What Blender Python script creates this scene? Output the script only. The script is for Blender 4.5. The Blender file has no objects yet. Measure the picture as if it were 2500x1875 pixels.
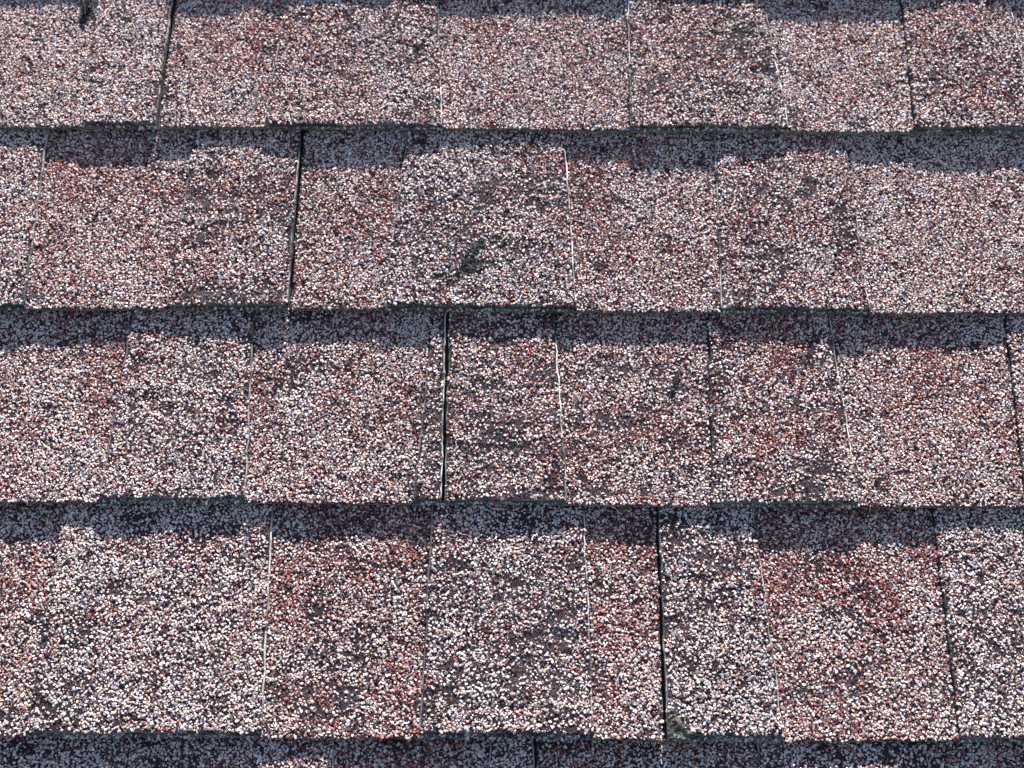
import bpy, math
import numpy as np
from mathutils import Matrix, Vector

# ------------------------------------------------------------------ camera, light, exposure
scn = bpy.context.scene
COL = scn.collection
PITCH = math.radians(27)            # the roof falls towards -Y
ROOF = Matrix.Translation((0, 0, 4.2)) @ Matrix.Rotation(PITCH, 4, 'X')

DIST, TILT = 0.930, math.radians(20.5)
cam_d = bpy.data.cameras.new('camera')
cam_d.sensor_width = 36
cam_d.lens = 3300 / 2500 * 36
cam_d.clip_start, cam_d.clip_end = 0.01, 2000
cam_d.dof.use_dof = True
cam_d.dof.focus_distance = 0.90
cam_d.dof.aperture_fstop = 9
cam = bpy.data.objects.new('camera', cam_d)
COL.objects.link(cam)
cam.matrix_world = (ROOF @ Matrix.Translation((0, -DIST * math.sin(TILT), DIST * math.cos(TILT)))
                    @ Matrix.Rotation(TILT, 4, 'X') @ Matrix.Rotation(math.radians(0.35), 4, 'Z'))
scn.camera = cam

SUN_GRAZE = math.radians(14.6)      # sun height above the plane of the roof, light coming from the ridge
SUN_EL = PITCH + SUN_GRAZE
SUN_AZ = math.radians(6.5)
world = bpy.data.worlds.new('World')
scn.world = world
world.use_nodes = True
wn = world.node_tree.nodes
sky = wn.new('ShaderNodeTexSky')
sky.sky_type = 'NISHITA'
sky.sun_disc = False
sky.dust_density = 1.2
sky.sun_elevation = SUN_EL
sky.sun_rotation = SUN_AZ
wn['Background'].inputs['Strength'].default_value = 0.068
world.node_tree.links.new(sky.outputs[0], wn['Background'].inputs['Color'])
sun_d = bpy.data.lights.new('sun', 'SUN')
sun_d.energy = 5.0
sun_d.angle = math.radians(0.53)
sun_d.color = (1.0, 0.935, 0.885)
sun = bpy.data.objects.new('sun', sun_d)
COL.objects.link(sun)
sd = Vector((math.sin(SUN_AZ) * math.cos(SUN_EL), math.cos(SUN_AZ) * math.cos(SUN_EL), math.sin(SUN_EL)))
sun.rotation_euler = sd.to_track_quat('Z', 'Y').to_euler()
sun.location = (0, 3, 8)
scn.view_settings.view_transform = 'Standard'
scn.view_settings.look = 'None'
scn.view_settings.gamma = 1
scn.view_settings.use_curve_mapping = False
scn.view_settings.exposure = 2.0
scn.cycles.max_bounces = 5

rng = np.random.default_rng(11)

# ------------------------------------------------------------------ materials
def nodes_of(name):
    m = bpy.data.materials.new(name)
    m.use_nodes = True
    nt = m.node_tree
    return m, nt, nt.nodes, nt.links, nt.nodes['Principled BSDF']

def granule_ramp(cr):
    cr.color_ramp.interpolation = 'CONSTANT'
    e = cr.color_ramp.elements
    e[0].color = (.04, .028, .04, 1); e[1].position = .3; e[1].color = (.45, .37, .315, 1)
    for p, c in ((.6, (.52, .41, .375, 1)), (.80, (.19, .072, .068, 1)), (.93, (.55, .56, .63, 1))):
        k = e.new(p); k.color = c

def shingle_material():
    """granule and asphalt colour comes with the geometry; noise adds mineral grain, fine grit shows on bare asphalt"""
    m, nt, n, l, b = nodes_of('mineral_granule_shingle')
    at = n.new('ShaderNodeAttribute'); at.attribute_name = 'mineral'
    tc = n.new('ShaderNodeTexCoord')
    no = n.new('ShaderNodeTexNoise'); no.inputs['Scale'].default_value = 900; no.inputs['Detail'].default_value = 3
    l.new(tc.outputs['Object'], no.inputs['Vector'])
    mr = n.new('ShaderNodeMapRange'); mr.inputs['From Min'].default_value = .3; mr.inputs['From Max'].default_value = .7
    mr.inputs['To Min'].default_value = .78; mr.inputs['To Max'].default_value = 1.2
    l.new(no.outputs['Fac'], mr.inputs['Value'])
    mul = n.new('ShaderNodeVectorMath'); mul.operation = 'SCALE'
    l.new(at.outputs['Color'], mul.inputs[0]); l.new(mr.outputs[0], mul.inputs['Scale'])
    vo = n.new('ShaderNodeTexVoronoi'); vo.inputs['Scale'].default_value = 1500
    l.new(tc.outputs['Object'], vo.inputs['Vector'])
    sp = n.new('ShaderNodeSeparateColor'); l.new(vo.outputs['Color'], sp.inputs[0])
    th = n.new('ShaderNodeMapRange'); th.inputs['From Min'].default_value = .45; th.inputs['From Max'].default_value = 1
    th.inputs['To Min'].default_value = 0; th.inputs['To Max'].default_value = .22
    l.new(sp.outputs[0], th.inputs['Value'])
    gm = n.new('ShaderNodeMath'); gm.operation = 'MULTIPLY'
    l.new(th.outputs[0], gm.inputs[0]); l.new(at.outputs['Alpha'], gm.inputs[1])
    add = n.new('ShaderNodeVectorMath'); add.operation = 'ADD'
    l.new(mul.outputs[0], add.inputs[0]); l.new(gm.outputs[0], add.inputs[1])
    v2 = n.new('ShaderNodeTexVoronoi'); v2.inputs['Scale'].default_value = 520
    l.new(tc.outputs['Object'], v2.inputs['Vector'])
    s2 = n.new('ShaderNodeSeparateColor'); l.new(v2.outputs['Color'], s2.inputs[0])
    far = n.new('ShaderNodeValToRGB'); granule_ramp(far); l.new(s2.outputs[0], far.inputs[0])
    fm = n.new('ShaderNodeMath'); fm.operation = 'SUBTRACT'; fm.use_clamp = True; fm.inputs[1].default_value = 1
    l.new(at.outputs['Alpha'], fm.inputs[0])
    mx = n.new('ShaderNodeMix'); mx.data_type = 'RGBA'
    l.new(fm.outputs[0], mx.inputs['Factor']); l.new(add.outputs[0], mx.inputs['A']); l.new(far.outputs[0], mx.inputs['B'])
    l.new(mx.outputs['Result'], b.inputs['Base Color'])
    b.inputs['Roughness'].default_value = .95
    b.inputs['Specular IOR Level'].default_value = .08
    bm = n.new('ShaderNodeBump'); bm.inputs['Strength'].default_value = .5; bm.inputs['Distance'].default_value = .0003
    l.new(vo.outputs['Distance'], bm.inputs['Height']); l.new(bm.outputs[0], b.inputs['Normal'])
    return m

def simple_material(name, c0, c1, scale, rough=.8, bump=.0005):
    m, nt, n, l, b = nodes_of(name)
    tc = n.new('ShaderNodeTexCoord')
    no = n.new('ShaderNodeTexNoise'); no.inputs['Scale'].default_value = scale; no.inputs['Detail'].default_value = 6
    l.new(tc.outputs['Object'], no.inputs['Vector'])
    cr = n.new('ShaderNodeValToRGB')
    cr.color_ramp.elements[0].position = .35; cr.color_ramp.elements[1].position = .65
    cr.color_ramp.elements[0].color = (*c0, 1); cr.color_ramp.elements[1].color = (*c1, 1)
    l.new(no.outputs['Fac'], cr.inputs[0]); l.new(cr.outputs[0], b.inputs['Base Color'])
    b.inputs['Roughness'].default_value = rough
    bm = n.new('ShaderNodeBump'); bm.inputs['Strength'].default_value = .6; bm.inputs['Distance'].default_value = bump
    l.new(no.outputs['Fac'], bm.inputs['Height']); l.new(bm.outputs[0], b.inputs['Normal'])
    return m

def field_material():
    """shingles too far from the spot to tell their granules apart"""
    m, nt, n, l, b = nodes_of('distant_granules')
    tc = n.new('ShaderNodeTexCoord')
    vo = n.new('ShaderNodeTexVoronoi'); vo.inputs['Scale'].default_value = 420
    l.new(tc.outputs['Object'], vo.inputs['Vector'])
    sp = n.new('ShaderNodeSeparateColor'); l.new(vo.outputs['Color'], sp.inputs[0])
    cr = n.new('ShaderNodeValToRGB'); granule_ramp(cr)
    l.new(sp.outputs[0], cr.inputs[0]); l.new(cr.outputs[0], b.inputs['Base Color'])
    b.inputs['Roughness'].default_value = .8
    bm = n.new('ShaderNodeBump'); bm.inputs['Strength'].default_value = 1; bm.inputs['Distance'].default_value = .001; bm.invert = True
    l.new(vo.outputs['Distance'], bm.inputs['Height']); l.new(bm.outputs[0], b.inputs['Normal'])
    return m

M_SHINGLE = shingle_material()
M_FIELD = field_material()
M_DECK = simple_material('plywood', (.25, .16, .08), (.36, .25, .14), 8)
M_GROUND = simple_material('lawn', (.03, .055, .015), (.07, .1, .03), 3, .9, .02)

# ------------------------------------------------------------------ smooth noise (mm in, about -1..1 out)
_T = np.random.default_rng(5).uniform(-1, 1, (256, 256))
def noise(u, v, wl, seed=0):
    x = np.asarray(u, float) / wl + 37.7 * seed + 500; y = np.asarray(v, float) / wl + 91.3 * seed + 500
    xi, yi = np.floor(x).astype(int), np.floor(y).astype(int)
    fx, fy = x - xi, y - yi
    fx, fy = fx * fx * (3 - 2 * fx), fy * fy * (3 - 2 * fy)
    a = _T[xi % 256, yi % 256]; b = _T[(xi + 1) % 256, yi % 256]
    c = _T[xi % 256, (yi + 1) % 256]; d = _T[(xi + 1) % 256, (yi + 1) % 256]
    return (a * (1 - fx) + b * fx) * (1 - fy) + (c * (1 - fx) + d * fx) * fy

# ------------------------------------------------------------------ roof geometry, everything in mm: u across, v up the slope, w off the roof
T_LAYER = 3.2                       # one layer of shingle
H_EDGE = 7.6                        # how far a course's lower edge stands above the course below
EDGE_V = {-2: 623.0, -1: 470.0, 0: 326.0, 1: 195.9, 2: 50.9, 3: -88.2, 4: -238.5, 5: -385.6, 6: -529.0}   # lower edge of each course

def edge_v(r, u):
    return EDGE_V[r] + .9 * noise(u, r * 77., 90, 3) + .35 * noise(u, r * 77., 14, 4)

def w_base(r, u, v):
    """top of the backing layer of course r"""
    vb, vt = EDGE_V[r], EDGE_V[r - 1]
    s = (v - vb) / (vt - vb)
    w = H_EDGE * (1 - s)
    w = w + np.clip(1 - s, 0, 1) * (1.1 * noise(u, r * 50., 120, 1))           # the lower edge lifts a little here and there
    w = w + .38 * noise(u, v, 34, 2 + r) + .11 * noise(u, v * 1.6, 11, 9 + r)
    return w

PAL = np.array([[.455, .365, .315], [.52, .41, .38], [.40, .36, .37], [.54, .54, .60], [.22, .085, .078], [.37, .20, .155], [.05, .03, .038]])

def granule_colours(n, red, s, dark, pale, u, v, rg):
    """mineral mix: red granules are thicker towards the top of a blend drop"""
    rd = np.clip((.07 + red * (.38 + .50 * s)) * (1 + .8 * noise(u, v, 26, 21)), 0, .62)
    x = rg.random(n)
    y = rg.random(n)
    out = np.zeros((n, 3))
    idx = np.select([y < .32, y < .74, y < .92], [0, 1, 2], 3)
    idx = np.where((idx == 3) & (rg.random(n) > .5 + pale), 1, idx)
    isred = x < rd
    idx = np.where(isred, np.where(rg.random(n) < .62, 4, 5), idx)
    idx = np.where((~isred) & (rg.random(n) < dark * .6), 6, idx)
    c = PAL[idx] * rg.uniform(.86, 1.08, (n, 1)) * rg.uniform(.95, 1.05, (n, 3))
    return np.clip(c, 0, .8)

def granule_arrays(u, v, w, r, colr, rg, nrm, K=5):
    """angular chips: a bent ring and a smaller tilted crown, open below"""
    n = len(u)
    ang = np.linspace(0, 2 * np.pi, K, endpoint=False)[None] + rg.uniform(0, 6.28, (n, 1)) + rg.uniform(-.3, .3, (n, K))
    rad = rg.uniform(.78, 1.15, (n, K))
    st = rg.uniform(1.0, 1.5, (n, 1)); rot = rg.uniform(0, np.pi, (n, 1))
    x, y = np.cos(ang) * rad * st, np.sin(ang) * rad / st ** .6
    X, Y = x * np.cos(rot) - y * np.sin(rot), x * np.sin(rot) + y * np.cos(rot)
    R = r[:, None]
    h = R * rg.uniform(.45, .75, (n, 1))
    tz = rg.uniform(.42, .72, (n, 1))
    tilt = rg.normal(0, .26, (n, 2))
    P = np.empty((n, 2 * K, 3))
    P[:, :K, 0] = u[:, None] + X * R; P[:, :K, 1] = v[:, None] + Y * R
    P[:, :K, 2] = w[:, None] - .25
    tx, ty = X * R * tz + rg.normal(0, .08, (n, 1)) * R, Y * R * tz + rg.normal(0, .08, (n, 1)) * R
    P[:, K:, 0] = u[:, None] + tx; P[:, K:, 1] = v[:, None] + ty
    P[:, K:, 2] = w[:, None] + h + tx * tilt[:, :1] + ty * tilt[:, 1:]
    P[:, :, 2] += (P[:, :, 0] - u[:, None]) * nrm[:, :1] + (P[:, :, 1] - v[:, None]) * nrm[:, 1:]
    C = np.ones((n, 2 * K, 4)); C[:, :, :3] = colr[:, None, :]; C[:, :, 3] = 0
    b = (np.arange(n) * 2 * K)[:, None]
    top = b + np.arange(K, 2 * K)[None]
    k = np.arange(K); k1 = (k + 1) % K
    quads = (b[:, :, None] + np.stack([k, k1, k1 + K, k + K], 1)[None]).reshape(-1, 4)
    return P.reshape(-1, 3), C.reshape(-1, 4), top, quads

def build_mesh(name, V, Cc, polys, origin, mat):
    """polys: list of int arrays (n,k); V in mm; origin in mm"""
    me = bpy.data.meshes.new(name)
    V = (V - np.array(origin)[None]) * .001
    me.vertices.add(len(V)); me.vertices.foreach_set('co', V.astype(np.float32).ravel())
    loops = np.concatenate([p.ravel() for p in polys]).astype(np.int32)
    tot = np.concatenate([np.full(len(p), p.shape[1]) for p in polys]).astype(np.int32)
    me.loops.add(len(loops)); me.loops.foreach_set('vertex_index', loops)
    me.polygons.add(len(tot))
    me.polygons.foreach_set('loop_start', np.concatenate([[0], np.cumsum(tot)[:-1]]).astype(np.int32))
    me.polygons.foreach_set('loop_total', tot)
    me.polygons.foreach_set('use_smooth', np.zeros(len(tot), bool))
    a = me.color_attributes.new('mineral', 'FLOAT_COLOR', 'POINT')
    a.data.foreach_set('color', Cc.astype(np.float32).ravel())
    me.materials.append(mat)
    me.update(calc_edges=True)
    return me

def put(name, me, parent, origin):
    o = bpy.data.objects.new(name, me)
    COL.objects.link(o)
    o.parent = parent
    po = parent.get('_o', (0, 0, 0)) if parent else (0, 0, 0)
    o.location = [(a - b) * .001 for a, b in zip(origin, po)]
    return o

# bare, worn spots where granules are thin: u, v, radius u, radius v, strength
BALD = [(-215, 140, 42, 9, .75), (-190, 62, 40, 5, .6), (0, -25, 60, 7, .85), (5, -48, 46, 6, .85), (-20, -62, 30, 5, .7), (-30, -8, 22, 4, .7),
        (22, 5, 20, 7, .75), (-190, 130, 40, 7, .6), (-210, 110, 34, 6, .5), (-200, 60, 44, 6, .6), (-20, 150, 34, 12, .55), (-50, 105, 26, 22, .45), (190, 150, 36, 14, .45), (180, 95, 30, 10, .4), (-225, -40, 34, 14, .5), (-215, 5, 30, 10, .4), (80, 10, 36, 8, .45), (75, -30, 40, 8, .4), (180, -20, 34, 9, .5), (190, -60, 30, 7, .5), (130, -125, 26, 16, .5), (0, -150, 38, 20, .5), (-5, -190, 40, 12, .5), (-230, -205, 52, 8, .45), (-120, -215, 40, 8, .45), (-105, 290, 34, 12, .4), (150, 270, 32, 14, .45), (330, 250, 34, 22, .4), (320, -160, 24, 30, .4), (300, -215, 30, 12, .5), (20, -205, 40, 11, .75), (30, -170, 18, 12, .6), (210, -205, 48, 8, .7), (235, -190, 22, 10, .5),
        (112, -4, 9, 14, .7), (-32, 90, 12, 20, .7), (120, 235, 34, 12, .55), (190, 222, 8, 18, .7), (-105, 255, 36, 10, .4),
        (150, 62, 16, 8, .7), (-330, 60, 22, 6, .7), (-262, 230, 12, 8, .5), (-50, -20, 4, 60, .5), (102, -220, 8, 10, .8),
        (118, -160, 20, 20, .4), (40, 150, 26, 16, .45), (-60, 130, 20, 14, .4), (90, -120, 12, 10, .3), (62, -78, 34, 5, .6),
        (-160, -105, 30, 8, .4), (-230, -150, 34, 5, .35), (-200, -190, 30, 5, .35), (190, -78, 34, 4, .7), (-10, -79, 34, 4, .6)]

def seen(r, u, v):
    """where single granules are modelled; past it the material carries them"""
    hw = 382 + .1305 * v
    ok = (np.abs(u) < hw) & (v > -283)
    return ok & (v < edge_v(0, u) + 12) if r == 0 else ok

def piece_points(r, L, R, v0f, v1, spacing, rg, margin):
    """scattered granule seats inside one piece; L and R give the side lines"""
    ua, ub = min(L(v1), L(EDGE_V[r])) - 2, max(R(v1), R(EDGE_V[r])) + 2
    va = EDGE_V[r] - 4
    nu, nv = int((ub - ua) / spacing) + 2, int((v1 - va) / (spacing * .866)) + 2
    I, J = np.meshgrid(np.arange(nu), np.arange(nv), indexing='ij')
    u = ua + (I + .5 * (J % 2)) * spacing; v = va + J * spacing * .866
    u = (u + rg.uniform(-.42, .42, u.shape) * spacing).ravel(); v = (v + rg.uniform(-.42, .42, v.shape) * spacing).ravel()
    # granules break over the cut rims here and there
    ml = margin + .95 * noise(u * 0 + 3, v, 4.5, 301) + .5 * noise(u * 0, v, 17, 302) - .1
    mr = margin + .95 * noise(u * 0 + 9, v, 4.5, 303) + .5 * noise(u * 0, v, 17, 304) - .1
    ok = (u > L(v) + np.maximum(ml, -.1)) & (u < R(v) - np.maximum(mr, -.1)) & (v > v0f(u) + .5 + .7 * noise(u, v * 0, 5, 305)) & (v < v1)
    ok &= seen(r, u, v)
    return u[ok], v[ok]

def make_piece(kind, r, left, right, red, dark, dens, amp, edge_l=.2, edge_r=.2):
    """one visible rectangle of a course: a raised tab ('T') or the backing seen between two tabs ('B').
    left, right: (u at the top of the exposure, u at the lower edge)"""
    rg = np.random.default_rng(int(abs(left[0] * 31 + right[1] * 17 + r * 1009)) + 3)
    vb, vt = EDGE_V[r], EDGE_V[r - 1]
    wob = int(rg.integers(1, 200))
    def L(v): return left[1] + (left[0] - left[1]) * (v - vb) / (vt - vb) + .35 * noise(v, wob, 3.5, 66) + .6 * noise(v, wob, 11, 6) + .35 * noise(v, wob, 40, 5)
    def R(v): return right[1] + (right[0] - right[1]) * (v - vb) / (vt - vb) + .35 * noise(v, wob + 60, 3.5, 67) + .6 * noise(v, wob + 60, 11, 7) + .35 * noise(v, wob + 60, 40, 5)
    inset = float(rg.uniform(1.2, 3.4)) if kind == 'T' else .3
    def v0(u): return edge_v(r, u) + inset + (.5 * noise(u, wob, 16, 8) if kind == 'T' else 0)
    v1 = vt + 4
    lift = T_LAYER if kind == 'T' else .35
    def w(u, v):
        s = np.clip((v - vb) / (vt - vb), 0, 1)
        x = w_base(r, u, v) + lift
        if kind == 'T':
            x = x + amp * (.30 * noise(u, v * 2.2, 20, 30 + r) + .16 * noise(u * .6, v * 2.5, 7, 40 + r))
            if amp > 1.5:
                x = x + .34 * noise(u * .5 + .1 * v, v * 1.7, 9, 44) * np.clip(.5 + noise(u, v, 30, 46), 0, 1)            # creased tab
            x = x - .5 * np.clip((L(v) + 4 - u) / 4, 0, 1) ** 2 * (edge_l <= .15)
        else:
            x = x + amp * (.20 * noise(u, v, 18, 50 + r) + .10 * noise(u, v * 1.5, 7, 60 + r))
        return x
    # the sheet
    nu = max(6, int((right[1] - left[1]) / 3.2)); nv = 44
    tu, tv = np.linspace(0, 1, nu), np.linspace(0, 1, nv)
    c = .8 if kind == 'T' else 0.
    cl = 1.4 if kind == 'T' and edge_l <= .15 else c        # wider left rim to carry the painted shadow line
    if edge_l <= .15: edge_l = .025  # near-black rim colour stands in for shadow along the tab's left side
    TU, TV = np.meshgrid(tu, tv, indexing='ij')
    um = (left[1] + right[1]) / 2
    vlo = v0(left[1] + (right[1] - left[1]) * TU)
    Vv = vlo + c + (v1 - vlo - c) * TV
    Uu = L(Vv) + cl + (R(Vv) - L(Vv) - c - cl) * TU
    P = np.stack([Uu, Vv, w(Uu, Vv)], 2).reshape(-1, 3)
    C = np.zeros((len(P), 4)); C[:, :3] = (.024, .015, .018); C[:, 3] = .04
    bald = np.zeros(len(P))
    for bu, bv, ru, rv, k in BALD:
        bald = np.maximum(bald, k * np.exp(-((P[:, 0] - bu) / ru) ** 2 - ((P[:, 1] - bv) / rv) ** 2))
    C[:, :3] += bald[:, None] * .008; C[:, 3] = np.clip(.05 + bald * .4, 0, 1)
    C[~seen(r, P[:, 0], P[:, 1]), 3] = 2
    ix = np.arange(nu * nv).reshape(nu, nv)
    q = np.stack([ix[:-1, :-1], ix[1:, :-1], ix[1:, 1:], ix[:-1, 1:]], 2).reshape(-1, 4)
    Vs, Cs, Qs, n0 = [P], [C], [q], len(P)
    # the rim: left side, lower edge, right side
    loop = list(ix[0, ::-1]) + list(ix[1:, 0]) + list(ix[-1, 1:])
    pl = P[loop]
    nL, nB = nv, nu - 1
    out = np.zeros((len(loop), 2)); out[:nL, 0] = -1; out[nL:nL + nB, 1] = -1; out[nL + nB:, 0] = 1
    out[nL - 1] = (-.7, -.7); out[nL + nB - 1] = (.7, -.7)
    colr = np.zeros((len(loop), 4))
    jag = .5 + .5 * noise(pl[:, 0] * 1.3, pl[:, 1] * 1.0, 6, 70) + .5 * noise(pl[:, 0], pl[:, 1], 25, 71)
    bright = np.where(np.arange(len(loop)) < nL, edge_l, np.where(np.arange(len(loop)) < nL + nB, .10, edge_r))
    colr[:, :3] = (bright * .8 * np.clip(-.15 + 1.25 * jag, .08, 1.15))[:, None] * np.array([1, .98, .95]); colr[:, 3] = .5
    zc = .7 if kind == 'T' else .05
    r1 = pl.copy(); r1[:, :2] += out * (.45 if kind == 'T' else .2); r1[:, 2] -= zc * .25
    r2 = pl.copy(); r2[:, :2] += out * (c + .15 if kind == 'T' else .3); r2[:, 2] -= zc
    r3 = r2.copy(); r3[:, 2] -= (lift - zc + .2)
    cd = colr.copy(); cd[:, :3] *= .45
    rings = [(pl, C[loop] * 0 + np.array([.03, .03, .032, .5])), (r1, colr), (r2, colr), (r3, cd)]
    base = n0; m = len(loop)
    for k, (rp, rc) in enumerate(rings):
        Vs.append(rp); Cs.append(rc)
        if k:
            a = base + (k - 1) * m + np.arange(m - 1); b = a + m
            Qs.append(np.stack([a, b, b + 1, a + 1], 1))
    n0 += 4 * m
    # the granules
    tops = []
    layers = [(1.74, .80, 1.30, dens, 'body'), (1.5, .45, .75, .68 if r else 0, 'body'), (1.25, .26, .5, .8, 'grit')]
    if kind == 'T':
        layers.append((2.1, .7, 1.25, .8, 'ledge'))
    for spacing, rmin, rmax, keep, role in layers:
        if role == 'ledge':
            u, v = piece_points(r, L, R, lambda q: edge_v(r, q) - .3, float(vb) + inset + 1.5, spacing, rg, .8)
            ok = v < v0(u) - .2; u, v = u[ok], v[ok]
            wf = lambda a, b: w_base(r, a, b)
        else:
            u, v = piece_points(r, L, R, v0, v1, spacing, rg, c + .2)
            wf = w
        s = np.clip((v - vb) / (vt - vb), 0, 1)
        p = np.full(len(u), keep)
        clump = noise(u, v * 1.5, 8, 80 + r) * .55 + noise(u, v * 1.3, 22, 81 + r) * .45
        bare = np.clip(amp * 1.05 * np.clip(clump - .05, 0, 1), 0, .7)
        for bu, bv, ru, rv, k in BALD:
            bare = 1 - (1 - bare) * (1 - k * np.exp(-((u - bu) / ru) ** 2 - ((v - bv) / rv) ** 2) * (.66 + .6 * noise(u, v, 5, 77)))
        if kind == 'T':       # worn rims
            bare = 1 - (1 - bare) * np.clip(.55 + (v - v0(u)) / 8, 0, 1) * np.clip(.5 + np.minimum(u - L(v), R(v) - u) / 5, 0, 1)
        if role == 'body': p = p * (1 - bare)
        if role == 'grit': p = p * np.clip(bare * 1.5 - .1, 0, 1)
        ok = rg.random(len(u)) < p
        u, v, s = u[ok], v[ok], s[ok]
        n = len(u)
        rr = rg.uniform(rmin, rmax, n) * np.where(rg.random(n) < .07, 1.3, 1)
        e = .8
        nr = np.stack([(wf(u + e, v) - wf(u - e, v)) / (2 * e), (wf(u, v + e) - wf(u, v - e)) / (2 * e)], 1)
        cc = granule_colours(n, red, s, dark, .4 if red < .15 else .0, u, v, rg)
        if role == 'grit':
            cc = cc * .12 + np.array([.05, .052, .053]) * rg.uniform(.15, 1.6, (n, 1)) ** 2 * 1.4
        ww = wf(u, v)
        big = rr > 1.06
        sets = [(big, 5), (~big, 4)] if rmax > .9 else [(np.ones(n, bool), 3)]
        for sel, K in sets:
            gp, gc, top, quads = granule_arrays(u[sel], v[sel], ww[sel], rr[sel], cc[sel], rg, nr[sel], K)
            Vs.append(gp); Cs.append(gc); Qs.append(quads + n0)
            tops.append(top + n0); n0 += len(gp)
    name = 'tab' if kind == 'T' else 'backing'
    org = ((left[1] + right[1]) / 2, vb, float(w_base(r, um, vb)))
    me = build_mesh(name, np.concatenate(Vs), np.concatenate(Cs), tops + Qs, org, M_SHINGLE)
    return name, me, org

def make_strip(r, u0, u1, roof):
    """the full-width asphalt sheet of one shingle, reaching up under the next course"""
    gap = 1.1
    u = np.linspace(u0 + gap, u1 - gap, int((u1 - u0) / 4)); s = np.concatenate([[0, .01], np.linspace(.04, 1.3, 30)])
    vb, vt = EDGE_V[r], EDGE_V[r - 1]
    U, S = np.meshgrid(u, s, indexing='ij')
    Vv = edge_v(r, U) + S * (vt - vb)
    W = w_base(r, U, Vv)
    W = np.where(S > 1.0, np.minimum(W, -.2), W)
    P = np.stack([U, Vv, W], 2)
    nu, ns = U.shape
    Pb = P.copy(); Pb[:, :, 2] -= T_LAYER; Pb[:, 0, 1] += .5
    A = np.concatenate([P.reshape(-1, 3), Pb.reshape(-1, 3)])
    C = np.zeros((len(A), 4)); C[:, :3] = (.03, .028, .033); C[:, 3] = .4
    fr = np.abs(noise(A[:, 0], A[:, 1], 2, 90)) * .14 * np.clip(.6 + noise(A[:, 0], A[:, 1], 25, 92), .1, 1.5) + .02
    lo = (A[:, 1] < edge_v(r, A[:, 0]) + 2.5)
    C[lo, :3] = fr[lo, None] * np.array([.95, 1.0, 1.05]); C[lo, 3] = .9
    i1 = np.arange(nu * ns).reshape(nu, ns); i2 = i1 + nu * ns
    q = [np.stack([i1[:-1, :-1], i1[1:, :-1], i1[1:, 1:], i1[:-1, 1:]], 2).reshape(-1, 4),
         np.stack([i2[:-1, :-1], i2[:-1, 1:], i2[1:, 1:], i2[1:, :-1]], 2).reshape(-1, 4),
         np.stack([i1[:-1, 0], i2[:-1, 0], i2[1:, 0], i1[1:, 0]], 1),
         np.stack([i1[:-1, -1], i1[1:, -1], i2[1:, -1], i2[:-1, -1]], 1),
         np.stack([i1[0, :-1], i1[0, 1:], i2[0, 1:], i2[0, :-1]], 1),
         np.stack([i1[-1, :-1], i2[-1, :-1], i2[-1, 1:], i1[-1, 1:]], 1)]
    org = ((u0 + u1) / 2, vb, 0.)
    me = build_mesh('shingle', A, C, [np.concatenate(q)], org, M_SHINGLE)
    o = put('shingle', me, roof, org)
    o['_o'] = org
    return o

# ------------------------------------------------------------------ the setting
def plane(name, sx, sy, z, mat):
    me = bpy.data.meshes.new(name)
    me.from_pydata([(-sx, -sy, z), (sx, -sy, z), (sx, sy, z), (-sx, sy, z)], [], [(0, 1, 2, 3)])
    me.materials.append(mat)
    o = bpy.data.objects.new(name, me); COL.objects.link(o)
    return o
g = plane('ground', 600, 600, 0, M_GROUND)
g['kind'] = 'structure'

roof = bpy.data.objects.new('shingle_roof', None)
COL.objects.link(roof)
roof.matrix_world = ROOF
roof['label'] = 'weathered asphalt shingle roof of tan, grey and rusty red granules in overlapping courses'
roof['category'] = 'roof'
roof['kind'] = 'thing'

def box_mesh(name, x0, x1, y0, y1, z0, z1, mat):
    me = bpy.data.meshes.new(name)
    v = [(x, y, z) for z in (z0, z1) for y in (y0, y1) for x in (x0, x1)]
    me.from_pydata(v, [], [(0, 2, 3, 1), (4, 5, 7, 6), (0, 1, 5, 4), (2, 6, 7, 3), (0, 4, 6, 2), (1, 3, 7, 5)])
    me.materials.append(mat)
    return me
deck = put('roof_deck', box_mesh('roof_deck', -3, 3, -2.4, 2.4, -.030, -.0125, M_DECK), roof, (0, 0, 0))

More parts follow.
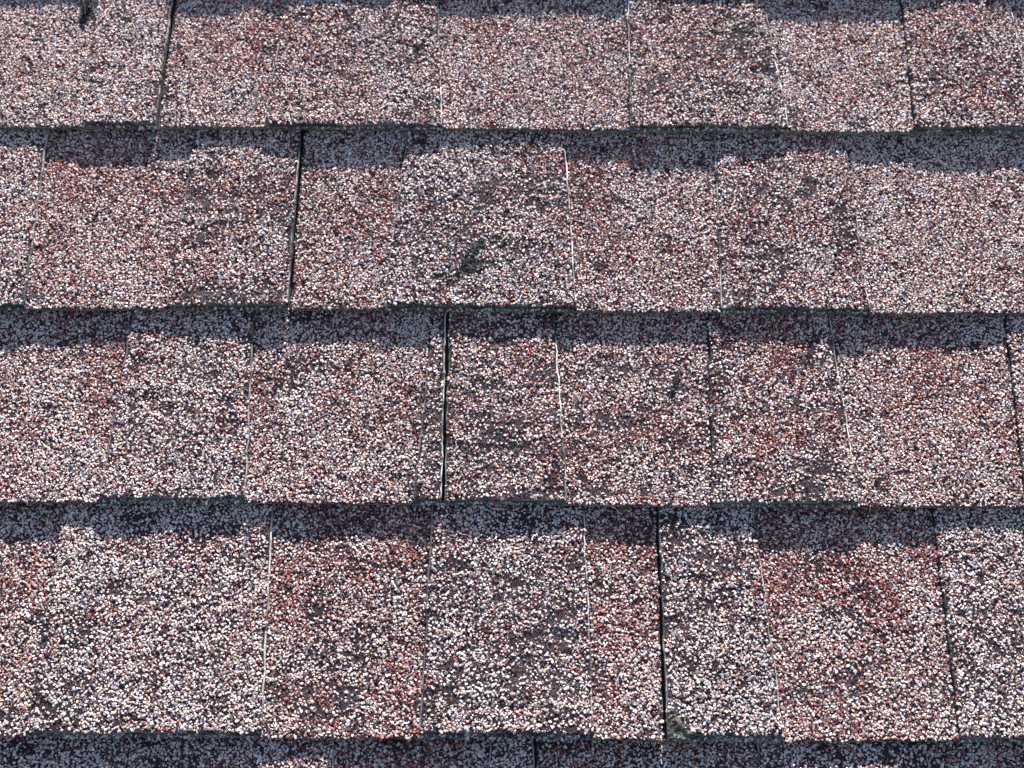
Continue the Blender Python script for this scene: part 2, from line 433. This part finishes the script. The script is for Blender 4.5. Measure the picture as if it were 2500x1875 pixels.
# ------------------------------------------------------------------ the courses seen in the photograph
# each course: (kind, (u at its top, u at its lower edge) of the RIGHT side, red, dark, density, amplitude, bright left rim, bright right rim)
J = 'J'
COURSES = {
 0: (-560, [('T', (-395, -399), .25, .15, .92, 1, .1, .1), ('B', (-275, -268), .2, .15, .95, 1, .1, .1), ('T', (-200, -206), .2, .15, .92, 1, .1, .1), ('B', (-190, -190), .2, .15, .95, 1, .1, .1),
            ('T', (-98, -92), .15, .15, .92, 1, .1, .1), ('B', (-60, -66), .15, .15, .92, 1, .1, .1), ('T', (83, 86), .2, .15, .9, 1, .1, .1), ('B', (190, 184), .2, .15, .9, 1, .1, .1), ('T', (322, 326), .2, .15, .9, 1, .1, .1), J,
            ('B', (365, 362), .3, .15, .95, 1, .1, .1), ('T', (470, 474), .3, .15, .95, 1, .1, .1), ('B', (560, 560), .3, .15, .95, 1, .1, .1)]),
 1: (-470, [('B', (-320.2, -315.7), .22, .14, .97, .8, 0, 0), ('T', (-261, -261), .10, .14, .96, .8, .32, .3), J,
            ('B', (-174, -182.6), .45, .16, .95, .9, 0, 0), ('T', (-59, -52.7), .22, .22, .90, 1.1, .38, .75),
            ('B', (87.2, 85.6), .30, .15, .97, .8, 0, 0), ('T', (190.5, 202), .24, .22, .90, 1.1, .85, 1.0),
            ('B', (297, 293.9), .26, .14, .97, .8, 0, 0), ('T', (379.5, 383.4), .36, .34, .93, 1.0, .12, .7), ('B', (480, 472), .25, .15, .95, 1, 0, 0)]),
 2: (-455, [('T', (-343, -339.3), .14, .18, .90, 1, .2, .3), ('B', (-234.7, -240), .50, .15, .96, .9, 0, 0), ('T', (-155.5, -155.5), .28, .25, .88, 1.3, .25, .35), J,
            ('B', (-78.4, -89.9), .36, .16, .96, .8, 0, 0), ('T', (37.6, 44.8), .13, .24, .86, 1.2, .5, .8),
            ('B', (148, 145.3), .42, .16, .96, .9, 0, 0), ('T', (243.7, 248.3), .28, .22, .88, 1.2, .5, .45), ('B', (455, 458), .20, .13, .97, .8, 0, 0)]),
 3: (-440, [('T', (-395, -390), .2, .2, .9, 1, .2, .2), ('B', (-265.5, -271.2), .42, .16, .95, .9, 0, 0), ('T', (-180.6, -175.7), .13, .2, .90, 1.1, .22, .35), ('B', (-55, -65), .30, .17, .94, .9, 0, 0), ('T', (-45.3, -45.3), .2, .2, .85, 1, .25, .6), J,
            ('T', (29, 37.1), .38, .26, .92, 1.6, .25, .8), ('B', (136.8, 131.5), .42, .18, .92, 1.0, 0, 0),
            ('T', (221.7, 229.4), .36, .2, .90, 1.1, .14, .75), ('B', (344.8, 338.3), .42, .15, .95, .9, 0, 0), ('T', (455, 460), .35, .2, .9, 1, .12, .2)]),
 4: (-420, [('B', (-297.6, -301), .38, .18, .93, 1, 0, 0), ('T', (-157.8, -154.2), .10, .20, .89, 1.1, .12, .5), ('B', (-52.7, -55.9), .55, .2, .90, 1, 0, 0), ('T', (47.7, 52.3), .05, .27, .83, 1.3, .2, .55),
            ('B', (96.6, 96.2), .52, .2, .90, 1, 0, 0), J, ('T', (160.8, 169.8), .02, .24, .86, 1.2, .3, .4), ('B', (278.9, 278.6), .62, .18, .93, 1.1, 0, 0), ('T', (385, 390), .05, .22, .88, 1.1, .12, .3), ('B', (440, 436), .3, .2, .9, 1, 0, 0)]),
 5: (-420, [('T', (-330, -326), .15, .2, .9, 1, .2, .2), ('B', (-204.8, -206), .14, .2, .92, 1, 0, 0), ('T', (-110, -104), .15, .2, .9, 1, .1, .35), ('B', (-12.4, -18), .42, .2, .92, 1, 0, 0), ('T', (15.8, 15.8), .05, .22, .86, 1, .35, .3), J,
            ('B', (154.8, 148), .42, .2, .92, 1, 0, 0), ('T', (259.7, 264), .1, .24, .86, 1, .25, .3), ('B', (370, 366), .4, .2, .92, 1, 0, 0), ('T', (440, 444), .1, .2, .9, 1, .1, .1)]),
}
VISIBLE = {}
for r, (ustart, items) in COURSES.items():
    js = [(items[i - 1][1][1]) for i, it in enumerate(items) if it == J]
    us = [ustart] + js + [items[-1][1][1]]
    si = 0
    strip = make_strip(r, us[0], us[1], roof)
    left = (ustart, ustart)
    for it in items:
        if it == J:
            si += 1
            strip = make_strip(r, us[si], us[si + 1], roof)
            left = (left[0] + 1.4, left[1] + 1.4)
            continue
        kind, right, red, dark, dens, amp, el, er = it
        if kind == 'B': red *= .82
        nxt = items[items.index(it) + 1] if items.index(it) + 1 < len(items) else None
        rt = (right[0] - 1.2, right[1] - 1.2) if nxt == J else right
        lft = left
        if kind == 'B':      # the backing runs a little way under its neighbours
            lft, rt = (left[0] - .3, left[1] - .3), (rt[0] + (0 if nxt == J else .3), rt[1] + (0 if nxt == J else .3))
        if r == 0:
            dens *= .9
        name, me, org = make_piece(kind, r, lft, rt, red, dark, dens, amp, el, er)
        put(name, me, strip, org)
        VISIBLE.setdefault(kind, []).append((me, org, right[1] - left[1]))
        left = right

# the rest of the roof, beyond the part the photograph shows: plain tilted courses
def field():
    V, F = [], []
    def slab(u0, u1, v0, v1):
        b = len(V)
        for u in (u0, u1):
            V.extend([(u, v0, 5.2), (u, v0, 2.), (u, v1, -.4), (u, v1 + 30, -1.4)])
        F.extend([(b, b + 1, b + 5, b + 4), (b, b + 4, b + 6, b + 2), (b + 2, b + 6, b + 7, b + 3)])
    rows = []
    v = -385.6 - 143 * 1
    while v > -2380: rows.append((v, v + 143, None)); v -= 143
    rows.append((337 + 141, 337 + 284, None)); v = 337 + 284
    while v < 2250: rows.append((v, v + 143, None)); v += 143
    rg = np.random.default_rng(3)
    def teeth(u0, u1, v0, v1):
        u = u0 + 20
        while u < u1 - 60:
            wd = rg.uniform(70, 120); a = rg.uniform(2, 6); e = min(u + wd, u1)
            b = len(V)
            for (x, y, z) in ((u, v0 + 3, 8.2), (e, v0 + 3, 8.2), (e - a, v1 - 1, 2.7), (u + a, v1 - 1, 2.7), (u, v0 + 3, 5.), (e, v0 + 3, 5.), (e - a, v1 - 1, -.5), (u + a, v1 - 1, -.5)):
                V.append((x, y, z))
            F.extend([(b, b + 1, b + 2, b + 3), (b, b + 4, b + 5, b + 1), (b + 1, b + 5, b + 6, b + 2), (b + 3, b + 7, b + 4, b)])
            u = e + rg.uniform(60, 130)
    for v0, v1, _ in rows:
        slab(-3000, 3000, v0, v1); teeth(-3000, 3000, v0, v1)
    for r, (us, items) in COURSES.items():
        for a, b in ((-3000, us - .5), (items[-1][1][1] + .5, 3000)):
            slab(a, b, EDGE_V[r], EDGE_V[r - 1]); teeth(a, b, EDGE_V[r], EDGE_V[r - 1])
    me = bpy.data.meshes.new('outer_shingles')
    me.from_pydata([(x * .001, y * .001, z * .001) for x, y, z in V], [], F)
    me.materials.append(M_FIELD)
    o = put('outer_shingles', me, roof, (0, 0, 0)); o['kind'] = 'stuff'
field()
for o in COL.objects:
    if '_o' in o: del o['_o']

# ------------------------------------------------------------------ bits that lie on the roof
def surf(r, u, v):
    return float(w_base(r, u, v)) + T_LAYER

def thing(o, label, cat, group=None):
    o['label'] = label; o['category'] = cat
    if group: o['group'] = group

def lay(name, V, F, mat, u, v, w, rot=0):
    me = bpy.data.meshes.new(name)
    me.from_pydata([tuple(c * .001 for c in p) for p in V], [], F)
    me.materials.append(mat)
    o = bpy.data.objects.new(name, me); COL.objects.link(o)
    o.matrix_world = ROOF @ Matrix.Translation((u * .001, v * .001, w * .001)) @ Matrix.Rotation(rot, 4, 'Z')
    return o

def strand(V, F, pts, rad, flat=1.0):
    """a tapered thread along pts"""
    K = 5; n = len(pts); b0 = len(V)
    for i, p in enumerate(pts):
        t = np.array(pts[min(i + 1, n - 1)]) - np.array(pts[max(i - 1, 0)]); t = t / (np.linalg.norm(t) + 1e-9)
        a = np.cross(t, (0.1, .2, 1)); a /= np.linalg.norm(a) + 1e-9; b = np.cross(t, a)
        rr = rad * (.25 + .75 * math.sin(math.pi * (i + .6) / (n + .2)))
        for k in range(K):
            th = 2 * math.pi * k / K
            V.append(tuple(np.array(p) + a * math.cos(th) * rr + b * math.sin(th) * rr * flat))
    for i in range(n - 1):
        for k in range(K):
            F.append((b0 + i * K + k, b0 + i * K + (k + 1) % K, b0 + (i + 1) * K + (k + 1) % K, b0 + (i + 1) * K + k))
    F.append(tuple(b0 + k for k in range(K))[::-1]); F.append(tuple(b0 + (n - 1) * K + k for k in range(K)))

M_MOSS = simple_material('dark_lichen', (.008, .008, .008), (.055, .058, .052), 500, .95)
M_LEAF = simple_material('dried_leaf', (.010, .010, .008), (.085, .08, .058), 260, .9)
M_STRAW = simple_material('dry_straw', (.10, .095, .075), (.26, .24, .20), 300, .7)
M_TUFT = simple_material('black_tuft', (.006, .006, .006), (.025, .025, .022), 500, .95)

def tuft(axis, width, n, seed, mat, u, v, w, name, height=2.2):
    """matted flakes and threads gathered along a short line"""
    rg = np.random.default_rng(seed)
    V, F = [], []
    a, b = np.array(axis[0], float), np.array(axis[1], float)
    for i in range(n):
        t = rg.random(); fat = math.sin(math.pi * (.12 + .8 * t))
        c = a + (b - a) * t + rg.normal(0, width * .45 * fat, 2)
        z = abs(rg.normal(0, height * .5)) * fat + .3
        k = len(V); s = rg.uniform(.5, 1.5)
        ang = rg.uniform(0, 6.28); d = np.array([math.cos(ang), math.sin(ang)]); e = np.array([-d[1], d[0]])
        tz = rg.uniform(-.8, .8, 4)
        for (p, q), dz in zip(((-1, -.1), (-.1, -.6), (1.1, .1), (0, .6)), tz):
            xy = c + d * p * s + e * q * s
            V.append((xy[0], xy[1], z + dz))
        V.append((c[0], c[1], z - .5 * s))
        F += [(k, k + 1, k + 2, k + 3), (k, k + 4, k + 1), (k + 1, k + 4, k + 2), (k + 2, k + 4, k + 3), (k + 3, k + 4, k)]
    for i in range(n // 12):
        t = rg.random(); c = a + (b - a) * t + rg.normal(0, width * .6, 2)
        ang = rg.uniform(0, 6.28); L = rg.uniform(2, 5)
        pts = [(c[0] + math.cos(ang + .25 * j) * L * j / 4, c[1] + math.sin(ang + .25 * j) * L * j / 4, .8 + 1.2 * math.sin(j)) for j in range(5)]
        strand(V, F, pts, .2)
    return lay(name, V, F, mat, u, v, w)

m = tuft(((9.5, 14.5), (-8.5, -15)), 5.0, 330, 1, M_MOSS, -31, 91, surf(2, -31, 91) + .1, 'lichen_tuft', 1.5)
thing(m, 'blackish lichen tuft in a slanting streak on the middle tab of the second full course', 'lichen')
m = tuft(((2.5, 10), (-3, -9)), 2.0, 130, 2, M_MOSS, 112, -1, float(w_base(3, 112, -1)) + .5, 'lichen_tuft')
thing(m, 'small thin dark lichen tuft on the middle course, beside a dark upright seam', 'lichen')
m = tuft(((0, 10), (0, -9)), 4.0, 460, 3, M_TUFT, -327, 300, float(w_base(1, -327, 300)) + .6, 'debris_clump', 4)  # black flakes and threads heaped over a dark spot
thing(m, 'black moss clump of flakes and threads on the uppermost course', 'debris')

def straw(u, v, w, ang, L, rad, label, mat=M_STRAW):
    V, F = [], []
    pts = [(x, .25 * math.sin(3 * x / L) * L * .12, .6 + .5 * math.sin(2 + 5 * x / L)) for x in np.linspace(-L / 2, L / 2, 8)]
    strand(V, F, pts, rad, .6)
    o = lay('straw', V, F, mat, u, v, w, ang)
    thing(o, label, 'straw', 'straws caught on the granules')
    return o
straw(-6.5, 106.5, surf(2, -6.5, 106) + .9, math.radians(52), 8.5, .75, 'pale grey straw flake beside the slanting dark lichen streak')
straw(-186, -6, surf(3, -186, -6) + .8, math.radians(35), 9, .32, 'thin dry straw lying slanted near a tab seam of the middle course')
straw(8, 44.5, float(w_base(3, 8, 44.5)) + 3.9, math.radians(62), 5, .22, 'tiny upright straw in the shade beside the black joint of the middle course')

def leaf():
    rg = np.random.default_rng(8)
    root = bpy.data.objects.new('dried_leaf', None); COL.objects.link(root)
    root.matrix_world = ROOF @ Matrix.Translation((.1045, -.2305, surf(4, 104, -230) * .001 - .0006))
    thing(root, 'crumpled dried leaf scrap wedged into the notch beside the joint at the lower edge', 'leaf')
    def sheet(name, pts, rx, ry, seed, up):
        V, F = [], []
        n = 16
        for i in range(n):
            for j in range(n):
                x, y = (i / (n - 1) - .5) * 2, (j / (n - 1) - .5) * 2
                k = math.sqrt(1 - .48 * y * y)
                X, Y = x * rx * k, y * ry * math.sqrt(1 - .48 * x * x)
                z = up + 1.3 * float(noise(X * 1.0, Y, 3.4, seed)) + .7 * float(noise(X, Y, 1.5, seed + 1)) + .9 * abs(x)
                V.append((pts[0] + X + .9 * float(noise(X, Y, 2.2, seed + 3)), pts[1] + Y + .9 * float(noise(X, Y, 2.2, seed + 4)), z))
        for i in range(n - 1):
            for j in range(n - 1):
                if i + j > 21 + 3 * noise(i * 1., j * 1., 3, seed + 5) or noise(i * 1., j * 1., 2.2, seed + 2) > .45: continue          # torn holes
                F.append((i * n + j, (i + 1) * n + j, (i + 1) * n + j + 1, i * n + j + 1))
        me = bpy.data.meshes.new(name)
        me.from_pydata([tuple(c * .001 for c in p) for p in V], [], F); me.materials.append(M_LEAF)
        o = bpy.data.objects.new(name, me); COL.objects.link(o); o.parent = root
        so = o.modifiers.new('thickness', 'SOLIDIFY'); so.thickness = .00022
        return o
    sheet('leaf_blade', (-.5, 0.5), 6.2, 7.2, 201, 1.9)
    sheet('leaf_blade', (1.5, -3.2), 5.6, 4.4, 211, 2.8)
    V, F = [], []
    for i in range(16):
        a = rg.uniform(0, 6.28); c = rg.normal(0, 3.2, 2); L = rg.uniform(3, 9); b = rg.uniform(-.5, .5)
        strand(V, F, [(c[0] + L * t / 5 * math.cos(a + b * t) - L / 2 * math.cos(a), c[1] + L * t / 5 * math.sin(a + b * t) - L / 2 * math.sin(a), 2.6 + 1.3 * math.sin(t + i)) for t in range(6)], rg.uniform(.13, .34))
    me = bpy.data.meshes.new('leaf_veins'); me.from_pydata([tuple(c * .001 for c in p) for p in V], [], F); me.materials.append(M_LEAF)
    o = bpy.data.objects.new('leaf_veins', me); COL.objects.link(o); o.parent = root
leaf()
